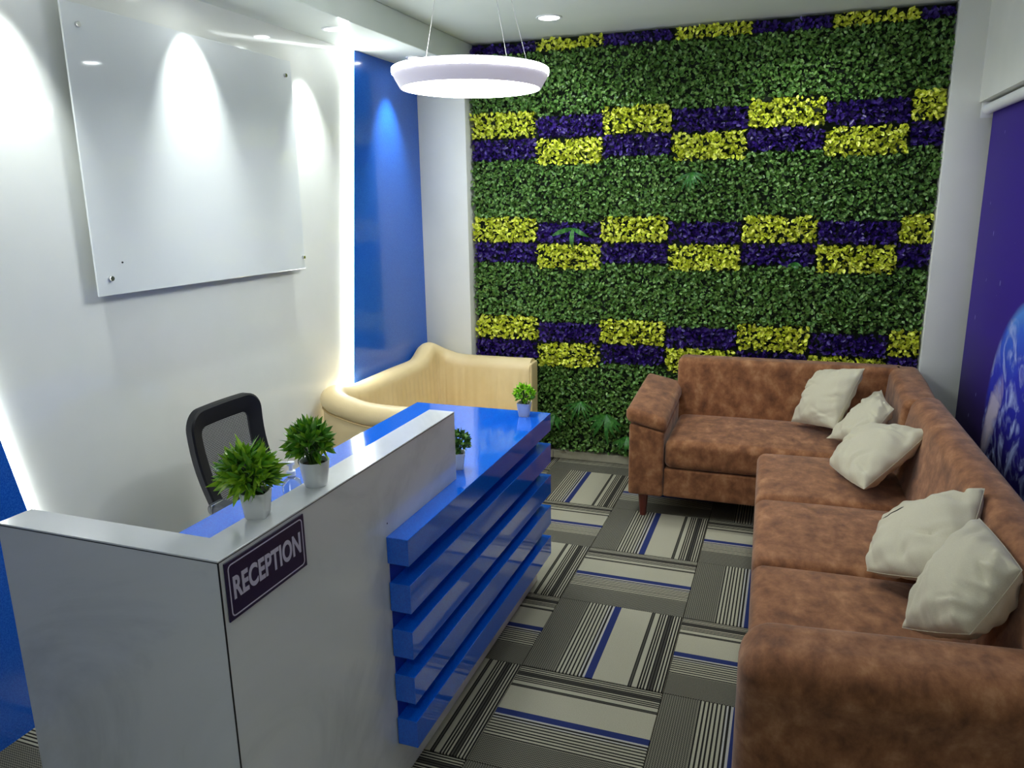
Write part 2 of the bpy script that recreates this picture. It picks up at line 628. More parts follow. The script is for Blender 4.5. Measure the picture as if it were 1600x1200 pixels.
def led_strip(name, label, a, b, width, normal, th, side, m='led'):
    """lit diffuser bar from a to b; side = unit vector across the bar"""
    a, b, n_, s_ = Vector(a), Vector(b), Vector(normal), Vector(side)
    V = []
    for p in (a, b):
        for q, r in ((0, 0), (width, 0), (width * .92, th), (width * .08, th)):
            V.append(p + s_ * q + n_ * r)
    F = [(0, 1, 2, 3), (4, 5, 6, 7)] + [(i, (i + 1) % 4, 4 + (i + 1) % 4, 4 + i) for i in range(4)]
    return tag(obj(name, pyd(name, V, F), M[m]), label, 'light strip')


e = .002
led_strip('led_strip', 'tall glowing white light strip along the right edge of the white wall', (XWH, yr_edge(.02) - e, .02),
          (XWH, yr_edge(ZS - .002) - e, ZS - .002), .085, (1, 0, 0), .012, (0, -1, 0))
led_strip('led_strip', 'thin glowing light strip slanting along the lower left edge of the white wall',
          (XWH, yl_edge(.02) + e, .02), (XWH, yl_edge(ZS - .002) + e, ZS - .002), .022, (1, 0, 0), .012, (0, 1, 0))
led_strip('led_strip', 'glowing light strip crossing the underside of the dropped soffit', (-1.355, .385, ZS),
          (-1.045, -.165, ZS), .085, (0, 0, -1), .006, (0, -1, 0), 'led_soft')

# pendant ring
PC = (-0.235, -0.767, 2.018)
pend = thing('pendant_lamp', 'glowing round ring pendant lamp hanging on thin wires over the desk', 'lamp', PC)
pend.rotation_euler = (0, math.radians(0.8), 0)
obj('housing', lathe_me('housing', [(.236, .022), (.250, .020), (.2575, .0165), (.2545, .016), (.2545, -.004),
                                    (.2575, -.0045), (.2500, -.020), (.2340, -.047), (.2300, -.047), (.2300, -.03),
                                    (.236, -.01)], 72, True), M['grey_metal'], pend)
obj('side_diffuser', lathe_me('side_diffuser', [(.2550, -.0035), (.2600, -.003), (.2610, .006), (.2600, .015),
                                                (.2550, .0155)], 72, True), M['pend'], pend)
obj('diffuser', lathe_me('diffuser', [(.2295, -.046), (.2295, -.030), (.1550, .010), (.1500, .010), (.1480, -.046),
                                      (.160, -.0485), (.22, -.0485)], 72, True), M['pend'], pend)
obj('top_cover', lathe_me('top_cover', [(.2355, .0215), (.150, .0215), (.150, .0110), (.2355, .0110)], 72, True),
    M['grey_metal'], pend)
inv = pend.matrix_basis.inverted()
top = inv @ Vector((PC[0] - .0, PC[1] + .0, ZC - .022))
for an in (156, 77, 54):
    a = math.radians(an)
    base = Vector((.243 * math.cos(a), .243 * math.sin(a), .020))
    w = obj('suspension_wire', tube_me('suspension_wire', [base, top + Vector((.10 * math.cos(a), .10 * math.sin(a), 0))],
                                       .0011, 6), M['wire'], pend)
    obj('wire_gripper', lathe_me('wire_gripper', [(.0001, .012), (.0035, .011), (.0045, .0), (.0001, 0)], 10),
        M['wire'], w, base)
cn = obj('ceiling_canopy', lathe_me('ceiling_canopy', [(.0001, -.026), (.112, -.026), (.118, -.022), (.120, 0), (.0001, 0)],
                                    32), M['white_plastic'], pend)
cn.matrix_local = inv @ Matrix.Translation((PC[0], PC[1], ZC))

# ------------------------------------------------------------------ acrylic board on the reception wall
bx = -1.332
board = thing('acrylic_board', 'large blank white glossy acrylic board mounted on the reception wall', 'board',
              (bx, -.788, 1.3165))
board.rotation_euler = (math.radians(-.3), 0, 0)
BW, BH = .580, .905
obj('sheet', box_me('sheet', -.004, .004, -BW, BW, 0, BH, .001, 1), M['acrylic'], board)
for sy, sz in ((-.527, .842), (.530, .840), (-.527, .056), (.565, .052)):
    s = obj('standoff', lathe_me('standoff', [(.0001, .010), (.0075, .010), (.009, .008), (.009, 0), (.005, 0),
                                              (.005, -.038), (.0001, -.038)], 20), M['chrome'], board, (.004, sy, sz))
    s.rotation_euler = (0, math.pi / 2, 0)
s = obj('screw', lathe_me('screw', [(.0001, .002), (.003, .002), (.0035, 0), (.0001, 0)], 12), M['black'], board,
        (.004, -.470, .105))
s.rotation_euler = (0, math.pi / 2, 0)

# ------------------------------------------------------------------ artificial leaf wall
LEAF2 = [(0, 0, 0), (-.5, .35, .10), (-.42, .70, .12), (0, 1.0, -.06), (.42, .70, .12), (.5, .35, .10), (0, .5, .0)]
LF = [(0, 6, 1), (1, 6, 2), (2, 6, 3), (3, 6, 4), (4, 6, 5), (5, 6, 0)]


def leaf_cloud(name, n, x0, x1, z0, z1, size, asp, yf, yb, seed, droop=0.0):
    r = np.random.default_rng(seed)
    base = np.array(LEAF2)
    base = base * np.array([asp, 1, 1])
    base[:, 1] -= .5
    px = r.uniform(x0, x1, n)
    pz = r.uniform(z0, z1, n)
    py = yb + (yf - yb) * r.uniform(0, 1, n) ** .7
    sc = size * r.uniform(.72, 1.25, n)
    spin = r.uniform(0, 2 * math.pi, n)
    tx = r.normal(0, .68, n) - droop
    tz = r.normal(0, .68, n)
    P = np.repeat(base[None], n, 0) * sc[:, None, None]
    # leaf plane: local x -> world x, local y -> world z, local z -> -y ; spin, then tilt
    X, Y, Z = P[..., 0], P[..., 1], P[..., 2]
    c, s_ = np.cos(spin)[:, None], np.sin(spin)[:, None]
    X, Y = X * c - Y * s_, X * s_ + Y * c
    c, s_ = np.cos(tx)[:, None], np.sin(tx)[:, None]
    Y, Z = Y * c - Z * s_, Y * s_ + Z * c
    c, s_ = np.cos(tz)[:, None], np.sin(tz)[:, None]
    X, Z = X * c - Z * s_, X * s_ + Z * c
    V = np.stack([X + px[:, None], -Z + py[:, None], Y + pz[:, None]], -1).reshape(-1, 3)
    V[:, 1] = np.minimum(V[:, 1], YB - .028)
    F = (np.array(LF)[None] + (np.arange(n) * 7)[:, None, None]).reshape(-1, 3)
    me = bpy.data.meshes.new(name)
    me.vertices.add(len(V))
    me.vertices.foreach_set('co', V.ravel())
    me.loops.add(F.size)
    me.loops.foreach_set('vertex_index', F.ravel())
    me.polygons.add(len(F))
    me.polygons.foreach_set('loop_start', np.arange(0, F.size, 3))
    me.polygons.foreach_set('loop_total', np.full(len(F), 3))
    me.update()
    me.validate()
    return me


lw = thing('leaf_wall', 'artificial green leaf wall with yellow and purple checkered bands behind the sofa', 'plant wall',
           (0, 0, 0))
obj('backing_grid', box_me('backing_grid', -1.048, 1.475, YB - .026, YB - .001, .055, ZC - .002), M['backing'], lw)
XC = [-1.046, -.637, -.243, .146, .545, .928, 1.322, 1.474]
seed = 100
BANDS = [(2.56, None), (1.957, 1), (1.357, 1), (.760, 1)]


def panel(kind, x0, x1, z0, z1):
    global seed
    seed += 1
    A = (x1 - x0) * (z1 - z0)
    mx = .006
    if kind == 'green':
        me = leaf_cloud('green_leaf_panel', int(A * 8600), x0, x1, z0, z1, .0240, .62, 1.150, 1.215, seed)
        m = M['leaf_green']
    elif kind == 'yellow':
        me = leaf_cloud('yellow_leaf_panel', int(A * 6600), x0 + mx, x1 - mx, z0 + .004, z1 - .004, .0275, .60, 1.140, 1.21, seed)
        m = M['leaf_yellow']
    else:
        me = leaf_cloud('purple_leaf_panel', int(A * 7200), x0 + mx, x1 - mx, z0 + .008, z1 - .008, .028, .58, 1.158, 1.21, seed)
        m = M['leaf_purple']
    o = obj(kind + '_leaf_panel', me, m, lw)
    o['kind'] = 'stuff'
    o['label'] = {'green': 'plain green leaf mat', 'yellow': 'bright yellow leaf mat', 'purple': 'deep purple leaf mat'}[kind]


for c in range(7):
    x0, x1 = XC[c], XC[c + 1]
    hi, lo = ('yellow', 'purple') if c % 2 == 0 else ('purple', 'yellow')
    panel(lo, x0, x1, 2.425, 2.488)
    tops = [2.425]
    for zb in (1.957, 1.357, .760):
        dA = .148 if hi == 'yellow' else .128
        dB = .148 if lo == 'yellow' else .125
        mid = zb + (-.006 if hi == 'purple' else .004)
        panel(hi, x0, x1, mid, mid + dA)
        panel(lo, x0, x1, mid - dB, mid)
        panel('green', x0, x1, mid + dA, tops[-1])
        tops.append(mid - dB)
    panel('green', x0, x1, .068, tops[-1])


def fern(x, z, n, L, wd, seed, m, up=False):
    """tuft of drooping fronds clipped into the mat"""
    r = random.Random(seed)
    V, F = [], []
    for k in range(n):
        an = math.radians(-90 + (k - (n - 1) / 2) * (150 / max(n - 1, 1)) + r.uniform(-8, 8))
        if up:
            an += math.pi
        l = L * r.uniform(.75, 1.1)
        for s in range(6):
            t = s / 5
            w = wd * math.sin(math.pi * min(.98, .12 + t * .88)) * (1 if s < 5 else .1)
            cx_, cz_ = x + math.cos(an) * l * t, z + math.sin(an) * l * t - .18 * l * t * t
            y = 1.135 - .045 * math.sin(math.pi * t * .8)
            px_, pz_ = -math.sin(an), math.cos(an)
            V.append((cx_ - px_ * w, y + .004, cz_ - pz_ * w))
            V.append((cx_ + px_ * w, y + .004, cz_ + pz_ * w))
            if s:
                b = len(V)
                F.append((b - 4, b - 3, b - 1, b - 2))
    return obj('fern_tuft', pyd('fern_tuft', V, F, 60), m, lw)


fern(-.405, 1.44, 3, .12, .014, 1, M['leaf_dark'])
fern(.265, 1.74, 9, .10, .006, 2, M['leaf_dark'])
fern(-.35, .40, 9, .13, .006, 3, M['leaf_dark'])
fern(-.19, .33, 7, .16, .013, 4, M['leaf_dark'])
fern(-.52, .30, 7, .10, .010, 5, M['leaf_dark'])
fern(-.06, .20, 7, .09, .010, 6, M['leaf_dark'])
fern(.83, 1.26, 5, .05, .006, 7, M['leaf_dark'])

# ------------------------------------------------------------------ reception desk
DX, DZ = -.139, .978
desk = thing('reception_desk', 'white and glossy blue reception desk with stacked blue front slats', 'desk', (-.4, -1.3, 0))
DI = Vector((.4, 1.3, 0))


def dpart(name, x0, x1, y0, y1, z0, z1, m, bev=.0015, parent=desk, seg=1):
    off = DI if parent == desk else Vector((0, 0, 0))
    return obj(name, box_me(name, x0 + off.x, x1 + off.x, y0 + off.y, y1 + off.y, z0, z1, bev, seg), m, parent)


def prism(name, pts, z0, z1, m, parent, bev=.0012):
    """slab with a polygonal plan"""
    bm = bmesh.new()
    vs = [bm.verts.new((x + .4, y + 1.3, z0)) for x, y in pts]
    f = bm.faces.new(vs)
    up = bmesh.ops.extrude_face_region(bm, geom=[f])
    for v in up['geom']:
        if isinstance(v, bmesh.types.BMVert):
            v.co.z = z1
    bmesh.ops.recalc_face_normals(bm, faces=bm.faces)
    bmesh.ops.bevel(bm, geom=bm.edges[:], offset=bev, segments=1, affect='EDGES')
    return obj(name, bm, m, parent)


fp = prism('counter_wall', [(-.700, -2.258), (DX, -2.258), (DX, -1.200), (-.224, -1.200), (-.224, -2.180), (-.700, -2.180)],
           0.0, DZ - .0042, M['desk'], desk, .0008)
sp_ = fp
# thin black joint lines of the laminate at the outer corner and under the top edge
obj('edge_line', box_me('edge_line', DX + .4 - .0016, DX + .4 + .0006, -2.2586 + 1.3, -2.2562 + 1.3, 0.0, DZ - .0045), M['black'], fp)
obj('edge_line', box_me('edge_line', -.699 + .4, DX + .4, -2.2586 + 1.3, -2.2572 + 1.3, DZ - .0052, DZ - .0036), M['black'], sp_)
obj('edge_line', box_me('edge_line', DX + .4 - .001, DX + .4 + .0005, -2.257 + 1.3, -1.2 + 1.3, DZ - .0050, DZ - .0038), M['black'], fp)
s = obj('screw', lathe_me('screw', [(.0001, .0008), (.0022, .0008), (.0026, 0), (.0001, 0)], 10), M['black'], fp,
        (DX + .4, -1.644 + 1.3, .794))
s.rotation_euler = (0, math.pi / 2, 0)
dpart('base_panel', -.640, DX - .001, -1.1995, -.392, 0.0, .1, M['desk'])
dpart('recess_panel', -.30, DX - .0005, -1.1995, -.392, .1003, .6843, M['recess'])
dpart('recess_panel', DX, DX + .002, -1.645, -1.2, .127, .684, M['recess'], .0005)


prism('worktop', [(-.683, -2.1795), (-.2246, -2.1795), (-.2246, -1.1993), (DX + .0003, -1.1993), (DX + .0003, -1.655), (-.076, -1.655),
                  (-.076, -.390), (-.683, -.390)], .685, .7602, M['blue'], desk)
prism('ledge_top', [(-.7003, -2.2583), (DX + .0003, -2.2583), (DX + .0003, -1.1997), (-.2243, -1.1997), (-.2243, -2.1797), (-.7003, -2.1797)],
      DZ - .004, DZ, M['desk'], desk, .0008)
for zt in (.630, .494, .357, .219):
    dpart('slat', DX + .0022, -.076, -1.655, -.390, zt - .083, zt, M['blue'])
dpart('drawer_unit', -.66, -.30, -.80, -.40, .1003, .6845, M['desk'])
dpart('modesty_panel', -.66, -.2246, -2.1795, -2.16, 0.0, .6845, M['desk'])

# reception sign
sg = thing('reception_sign', 'dark navy RECEPTION sign with pale border on the white desk front', 'sign',
           (DX + .001, -2.1235, .848))
obj('plate', box_me('plate', 0, .003, -.1235, .1235, 0, .119, .0004, 1), M['navy'], sg)


def ring_rect(name, w, h, r, t, x):
    """flat rounded rectangle outline in the y-z plane, centred on (0, h0)"""
    def loop(w_, h_, r_):
        pts = []
        for cx, cy, a0 in ((w_ - r_, h_ - r_, 0), (-w_ + r_, h_ - r_, 90), (-w_ + r_, -h_ + r_, 180), (w_ - r_, -h_ + r_, 270)):
            for k in range(5):
                a = math.radians(a0 + k * 22.5)
                pts.append((cx + r_ * math.cos(a), cy + r_ * math.sin(a)))
        return pts
    A, B = loop(w, h, r), loop(w - t, h - t, max(r - t, .001))
    n = len(A)
    V = [(x, a, b + .0595) for a, b in A] + [(x, a, b + .0595) for a, b in B] + \
        [(x + .0006, a, b + .0595) for a, b in A] + [(x + .0006, a, b + .0595) for a, b in B]
    F = []
    for i in range(n):
        j = (i + 1) % n
        F += [(2 * n + i, 2 * n + j, 3 * n + j, 3 * n + i), (i, j, 2 * n + j, 2 * n + i), (n + i, n + j, 3 * n + j, 3 * n + i),
              (i, j, n + j, n + i)]
    return pyd(name, V, F)


obj('border', ring_rect('border', .1165, .0530, .010, .0026, .0028), M['letter'], sg)
fc = bpy.data.curves.new('lettering', 'FONT')
fc.body = 'RECEPTION'
fc.align_x = 'CENTER'
fc.align_y = 'CENTER'
fc.size = 1.0
fc.extrude = .01
fc.offset = .03
fc.space_character = 1.03
fo = bpy.data.objects.new('lettering_tmp', fc)
COL.objects.link(fo)
bpy.context.view_layer.update()
dg = bpy.context.evaluated_depsgraph_get()
tm = bpy.data.meshes.new_from_object(fo.evaluated_get(dg))
bpy.data.objects.remove(fo)
co = np.array([v.co for v in tm.vertices])
lo_, hi_ = co.min(0), co.max(0)
for v in tm.vertices:
    a = (v.co.x - (lo_[0] + hi_[0]) / 2) / (hi_[0] - lo_[0]) * .212
    b = (v.co.y - (lo_[1] + hi_[1]) / 2) / (hi_[1] - lo_[1]) * .047
    v.co = Vector((.0028 + (.0008 if v.co.z > 0 else 0), a, b + .062))
tm.materials.clear()
obj('lettering', tm, M['letter'], sg)

# ------------------------------------------------------------------ cream settee along the reception wall
st = thing('settee', 'cream leather two-seat settee with rolled arms below the blue panel', 'sofa', (-1.0, .43, 0))
SO = np.array([1.0, -.43, 0])
path = []
RC = .12
ARM_X, YN, YF_, XBK = -.625, -.205, 1.03, -1.283


def addseg(a, b, nx, ny, step=.012):
    L = math.hypot(b[0] - a[0], b[1] - a[1])
    n = max(2, int(L / step))
    for i in range(n):
        t = i / n
        path.append((a[0] + (b[0] - a[0]) * t, a[1] + (b[1] - a[1]) * t, nx, ny))


addseg((ARM_X, YN), (XBK + RC, YN), 0, -1)
for i in range(14):
    a = math.radians(270 - 90 * i / 14)
    path.append((XBK + RC + RC * math.cos(a), YN + RC + RC * math.sin(a), math.cos(a), math.sin(a)))
addseg((XBK, YN + RC), (XBK, YF_ - RC), -1, 0)
for i in range(14):
    a = math.radians(180 - 90 * i / 14)
    path.append((XBK + RC + RC * math.cos(a), YF_ - RC + RC * math.sin(a), math.cos(a), math.sin(a)))
addseg((XBK + RC, YF_), (ARM_X, YF_), 0, 1)
path.append((ARM_X, YF_, 0, 1))
V, F = [], []
PIPE = []
for (x, y, nx, ny) in path:
    dn = math.hypot(x - (XBK + .03), y - (YN + .06))
    df = math.hypot(x - (XBK + .02), y - (YF_ - .085))
    H = .676 + .055 * math.exp(-(dn / .15) ** 2) + .080 * math.exp(-(df / .105) ** 2)
    if nx < -.5:
        H += .015 * math.sin(math.pi * min(1, max(0, (y - YN) / (YF_ - YN))))
    arc = y if nx < -.7 else x
    ch = abs(math.sin(math.pi * arc / .052))
    tuft = .011 * (1 - ch ** .35) if (ny > .3 or nx < -.7) else 0
    sec = [(-.078 + tuft, .30), (-.076 + tuft, .42), (-.072 + tuft, .53), (-.068 + tuft, H - .085)]
    for k in range(11):
        a = math.radians(180 - 19.5 * k)
        sec.append((.066 * math.cos(a), H - .062 + .062 * math.sin(a)))
    sec += [(.050, H - .095), (.053, H - .105), (.055, H - .16), (.054, .30), (.048, .075), (-.07, .075)]
    PIPE.append((x + nx * .056, y + ny * .056, H - .098))
    for n_, z in sec:
        V.append((x + nx * n_ + SO[0], y + ny * n_ + SO[1], z))
ns = len(sec)
for i in range(len(path) - 1):
    for k in range(ns):
        F.append((i * ns + k, i * ns + (k + 1) % ns, (i + 1) * ns + (k + 1) % ns, (i + 1) * ns + k))
F.append(tuple(range(ns)))
F.append(tuple((len(path) - 1) * ns + k for k in range(ns)))
shell = obj('back_and_arms', pyd('back_and_arms', V, F, 55), M['leather'], st)
obj('piping', tube_me('piping', [(p[0] + SO[0], p[1] + SO[1], p[2]) for p in PIPE[::2]], .005, 6), M['leather_piping'], shell)
for yy in (YN, YF_):
    obj('arm_front', soft_box('arm_front', ARM_X - .008 + SO[0], ARM_X + .014 + SO[0], yy - .058 + SO[1], yy + .058 + SO[1], .078, .655,
                              .010, n=3), M['leather'], st)
obj('base', box_me('base', -1.20 + SO[0], ARM_X + SO[0], -.125 + SO[1], .95 + SO[1], .08, .237, .01), M['leather'], st)
for a, b in ((-.122, .4105), (.4145, .947)):
    obj('seat_cushion', soft_box('seat_cushion', -1.197 + SO[0], ARM_X + .02 + SO[0], a + SO[1], b + SO[1], .239, .350, .035, .02),
        M['leather'], st)
for lx in (-1.15, -.66):
    for ly in (-.19, 1.0):
        obj('leg', lathe_me('leg', [(.0001, 0), (.014, 0), (.02, .076), (.0001, .076)], 14), M['leg_wood'], st,
            (lx + SO[0], ly + SO[1], 0))

# ------------------------------------------------------------------ brown sofa: section along the leaf wall
sa = thing('sofa', 'brown suede sofa section with left arm, standing along the leaf wall', 'sofa', (.77, .75, 0),
           group='brown suede corner sofa')
OA = (-.77, -.75, 0)


def apart(name, me, m='suede', parent=None):
    return obj(name, me, M[m], parent or sa, OA if parent is None else None)


def armpad_def(x, y, z):
    # higher on the outer side and towards the back
    return (x, y, z + (.265 - x) * .22 + (y - .41) * .085)


apart('arm', soft_box('arm', .092, .268, .41, 1.07, .125, .468, .014, n=6,
                      deform=lambda x, y, z: (x, y, z + ((.265 - x) * .2 + (y - .41) * .085) * max(0, (z - .125) / .343) ** 3)))
apart('arm_pad', soft_box('arm_pad', .074, .279, .398, 1.03, .470, .545, .030, .012, n=6, deform=armpad_def))
apart('base', soft_box('base', .269, 1.44, .425, 1.06, .125, .276, .012, n=4))
apart('seat_cushion', soft_box('seat_cushion', .270, 1.31, .412, .97, .279, .428, .038, .018, n=8))
apart('backrest', soft_box('backrest', .250, 1.405, .955, 1.105, .30, .742, .035, n=8,
                           deform=lambda x, y, z: (x, y + (z - .43) * .10 - .02 - (.045 if y > 1.03 else 0) * max(0, (z - .43)) , z)))
apart('corner_backrest', soft_box('corner_backrest', 1.305, 1.455, .392, 1.10, .30, .742, .040, n=8,
                                  deform=lambda x, y, z: (x + (z - .43) * .08 - .01, y - (.02 if y > 1 else 0),
                                                          z - .022 * max(0, (.75 - y)) / .35)))
for lx, ly in ((.164, .462), (.164, 1.02), (1.38, 1.02), (1.10, .50)):
    apart('leg', lathe_me('leg', [(.0001, 0), (.016, 0), (.027, .1255), (.0001, .1255)], 16), 'leg_wood').location = \
        (lx - .77, ly - .75, 0)

# section along the blind (turned by 1.6 degrees)
sbx, sby = .718, .375
sb = thing('sofa', 'long brown suede sofa section along the blue blind with near rolled arm', 'sofa', (sbx, sby, 0),
           math.radians(1.62), group='brown suede corner sofa')
# local frame: +x to the wall, -y towards the viewer


def bpart(name, me, m='suede'):
    return obj(name, me, M[m], sb)


def back_def(x, y, z):
    return (x + (z - .43) * .20, y, z)


bpart('base', soft_box('base', .008, .70, -1.955, -.002, .10, .272, .02, n=4))
cuts = [(-.003, -.592), (-.595, -1.182), (-1.185, -1.752)]
for a, b in cuts:
    bpart('seat_cushion', soft_box('seat_cushion', .0, .60, b, a, .250, .432, .040, .016, n=8))
bpart('backrest', soft_box('backrest', .568, .692, -1.95, -.004, .28, .750, .050, n=14, deform=back_def))


def arm_def(x, y, z):
    # roll overhanging towards the viewer
    t = max(0, (z - .40) / .17)
    return (x, y + (.0 if y > -1.86 else .03 * (1 - min(1, t * 1.4))), z + .03 * max(0, (x - .1) / .6))


bpart('arm', soft_box('arm', -.022, .735, -2.01, -1.755, .10, .572, .085, n=10, deform=arm_def))
for lx, ly in ((.06, -1.88), (.06, -.08), (.64, -1.88), (.64, -.08), (.06, -.98)):
    bpart('leg', lathe_me('leg', [(.0001, 0), (.013, 0), (.021, .1005), (.0001, .1005)], 16), 'leg_wood').location = (lx, ly, 0)


# ------------------------------------------------------------------ scatter cushions
def pillow(label, cs, th, seed, pinch=.07, slit=False):
    cs = [Vector(c) for c in cs]         # BL BR TR TL
    ctr = sum(cs, Vector()) / 4
    nrm = (cs[2] - cs[0]).cross(cs[3] - cs[1]).normalized()
    camdir = (Vector(cam.location) - ctr)
    if nrm.dot(camdir) < 0:
        nrm = -nrm
    n = 44
    r = random.Random(seed)
    ph = [r.uniform(0, 6.28) for _ in range(8)]
    V, idx = [], {}
    creases = []
    for _ in range(9):
        side = r.choice((0, 0, 1, 2))
        t_ = r.uniform(-.75, .75)
        cu, cv, ca = ((.97, t_, math.pi), (t_, -.97, math.pi / 2), (-.97, t_, 0))[side]
        creases.append((cu, cv, ca + r.uniform(-.6, .6), r.uniform(.5, 1.1), r.uniform(.035, .06), r.uniform(.004, .009)))

    def pos(u, v, sgn):
        s, t = (u + 1) / 2, (v + 1) / 2
        p = cs[0] * (1 - s) * (1 - t) + cs[1] * s * (1 - t) + cs[2] * s * t + cs[3] * (1 - s) * t
        # pulled-in edges between pointed corners
        k = pinch * (1 - v * v) * abs(u) ** 3
        p = p + (ctr - p) * k
        k = pinch * (1 - u * u) * abs(v) ** 3
        p = p + (ctr - p) * k
        f = max(0, (1 - abs(u) ** 2.8)) ** .55 * max(0, (1 - abs(v) ** 2.8)) ** .55
        w = 0
        ed = max(abs(u), abs(v))
        # gathers radiating from corners and seams
        w += .0095 * math.sin(9 * u + 4 * v + ph[0]) * ed ** 2 * (1 - ed ** 6)
        w += .0085 * math.sin(13 * v - 5 * u + ph[1]) * ed ** 3 * (1 - ed ** 8)
        w += .0050 * math.sin(21 * (u + v * .4) + ph[2]) * ed ** 4 * (1 - ed ** 10)
        w += .004 * math.sin(3 * u + ph[3]) * math.sin(3.4 * v + ph[4])
        for (cu, cv, ca, cl_, cw, cd) in creases:
            du, dv = u - cu, v - cv
            a_ = du * math.cos(ca) + dv * math.sin(ca)
            b_ = -du * math.sin(ca) + dv * math.cos(ca) + .25 * a_ * a_
            if 0 < a_ < cl_ and sgn > 0:
                k = math.sin(math.pi * a_ / cl_)
                w -= cd * k * (math.exp(-(b_ / cw) ** 2) - .6 * math.exp(-((b_ - 1.8 * cw) / cw) ** 2))
        return p + nrm * (sgn * (th * f) + w * (1 if f > 0 else 0))
    F = []

    def vid(i, j, sgn):
        edge = i in (0, n) or j in (0, n)
        key = (i, j, 0 if edge else sgn)
        if key not in idx:
            u = math.sin((i / n - .5) * math.pi)
            v = math.sin((j / n - .5) * math.pi)
            u = .5 * u + .5 * (2 * i / n - 1)
            v = .5 * v + .5 * (2 * j / n - 1)
            idx[key] = len(V)
            V.append(pos(u, v, 0 if edge else sgn))
        return idx[key]
    for sgn in (1, -1):
        for i in range(n):
            for j in range(n):
                F.append((vid(i, j, sgn), vid(i + 1, j, sgn), vid(i + 1, j + 1, sgn), vid(i, j + 1, sgn)))
    low = min(v.z for v in V)
    org = Vector((ctr.x, ctr.y, low))
    t = thing('cushion', label, 'cushion', org, group='cream scatter cushions on the brown sofa')
    b = obj('cover', pyd('cover', [v - org for v in V], F, 80), M['linen'], t)
    # seam cord along the edge
    loop = [vid(i, 0, 1) for i in range(n)] + [vid(n, j, 1) for j in range(n)] + \
           [vid(n - i, n, 1) for i in range(n)] + [vid(0, n - j, 1) for j in range(n)]
    obj('seam', tube_me('seam', [V[k] - org for k in loop], .0011, 5, True), M['linen'], t)
    if slit:
        line = [pos(-.80 + .62 * k / 9, .44 + .035 * math.sin(k * .7), 1) + nrm * .0008 - org for k in range(10)]
        obj('zip_slit', tube_me('zip_slit', line, [.0006] + [.0018] * 8 + [.0006], 5), M['black'], t)
    return t


pillow('upright cream cushion leaning on the back by the leaf wall, farthest from the viewer',
       [(.864, .815, .465), (1.056, .545, .520), (1.177, .700, .790), (.985, .960, .715)], .066, 1, .03)
pillow('flat tilted cream cushion in the sofa corner, partly behind the upright one',
       [(1.025, .553, .468), (1.172, .235, .555), (1.292, .459, .660), (1.268, .777, .672)], .052, 2, .08)
pillow('cream cushion lying across the first seat by the blind, middle one of five',
       [(1.022, .116, .482), (1.132, -.198, .500), (1.376, .030, .690), (1.154, .368, .590)], .070, 3, -.04)
pillow('crumpled grey-cream cushion with an open zip slit, behind the nearest cushion',
       [(1.091, -.881, .482), (1.274, -1.113, .600), (1.390, -.810, .760), (1.178, -.561, .545)], .068, 4, -.05, True)
pillow('smooth pale cushion nearest the viewer, against the near sofa arm',
       [(1.150, -1.215, .490), (1.262, -1.400, .600), (1.372, -1.31, .738), (1.350, -.965, .725)], .078, 5, -.03)

# ------------------------------------------------------------------ roller blind
rb = thing('roller_blind', 'violet roller blind printed with a blue planet on the right wall', 'blind', (1.662, 0, 0))
obj('fabric', box_me('fabric', -.0006, .0006, -1.45, 1.085, .32, 1.985), M['blind'], rb)
tb = obj('roller_tube', tube_me('roller_tube', [(-.022, -1.46, 1.994), (-.022, 1.095, 1.994)], .024, 20), M['white_plastic'], rb)
obj('hem_bar', box_me('hem_bar', -.006, .006, -1.45, 1.085, .30, .325, .003), M['white_plastic'], rb)
obj('bracket', box_me('bracket', -.05, .03, 1.0951, 1.101, 1.955, 2.027, .002), M['white_plastic'], rb)

# ------------------------------------------------------------------ office chair
ch = thing('office_chair', 'black mesh-back office chair with armrests behind the reception desk', 'chair', (-.86, -1.122, 0))


def cb(y, z):
    """curved, reclined back surface; z measured up the back from its foot (local to chair)"""
    rec = math.radians(13)
    x = .55 * y * y - .10 * math.sin(min(1, max(0, z / .45)) * math.pi) * .35
    return Vector((-.135 + x - math.sin(rec) * z, y, .50 + math.cos(rec) * z))


def rr_loop(w0, w1, h0, h1, r, n=8, m=8):
    """rounded trapezoid loop (y, z) with a fixed point count: w0 half width at foot, w1 at top"""
    pts = []
    for cy, cz, a0 in ((1, 1, 0), (-1, 1, 90), (-1, -1, 180), (1, -1, 270)):
        w = w1 if cz > 0 else w0
        zc = h1 - r if cz > 0 else h0 + r
        for k in range(n + 1):
            a = math.radians(a0 + 90 * k / n)
            pts.append((cy * (w - r) + r * math.cos(a), zc + r * math.sin(a)))
    out = []
    for i in range(len(pts)):
        a, b = pts[i], pts[(i + 1) % len(pts)]
        m_ = m if i % (n + 1) == n else 1
        for k in range(m_):
            out.append((a[0] + (b[0] - a[0]) * k / m_, a[1] + (b[1] - a[1]) * k / m_))
    return out


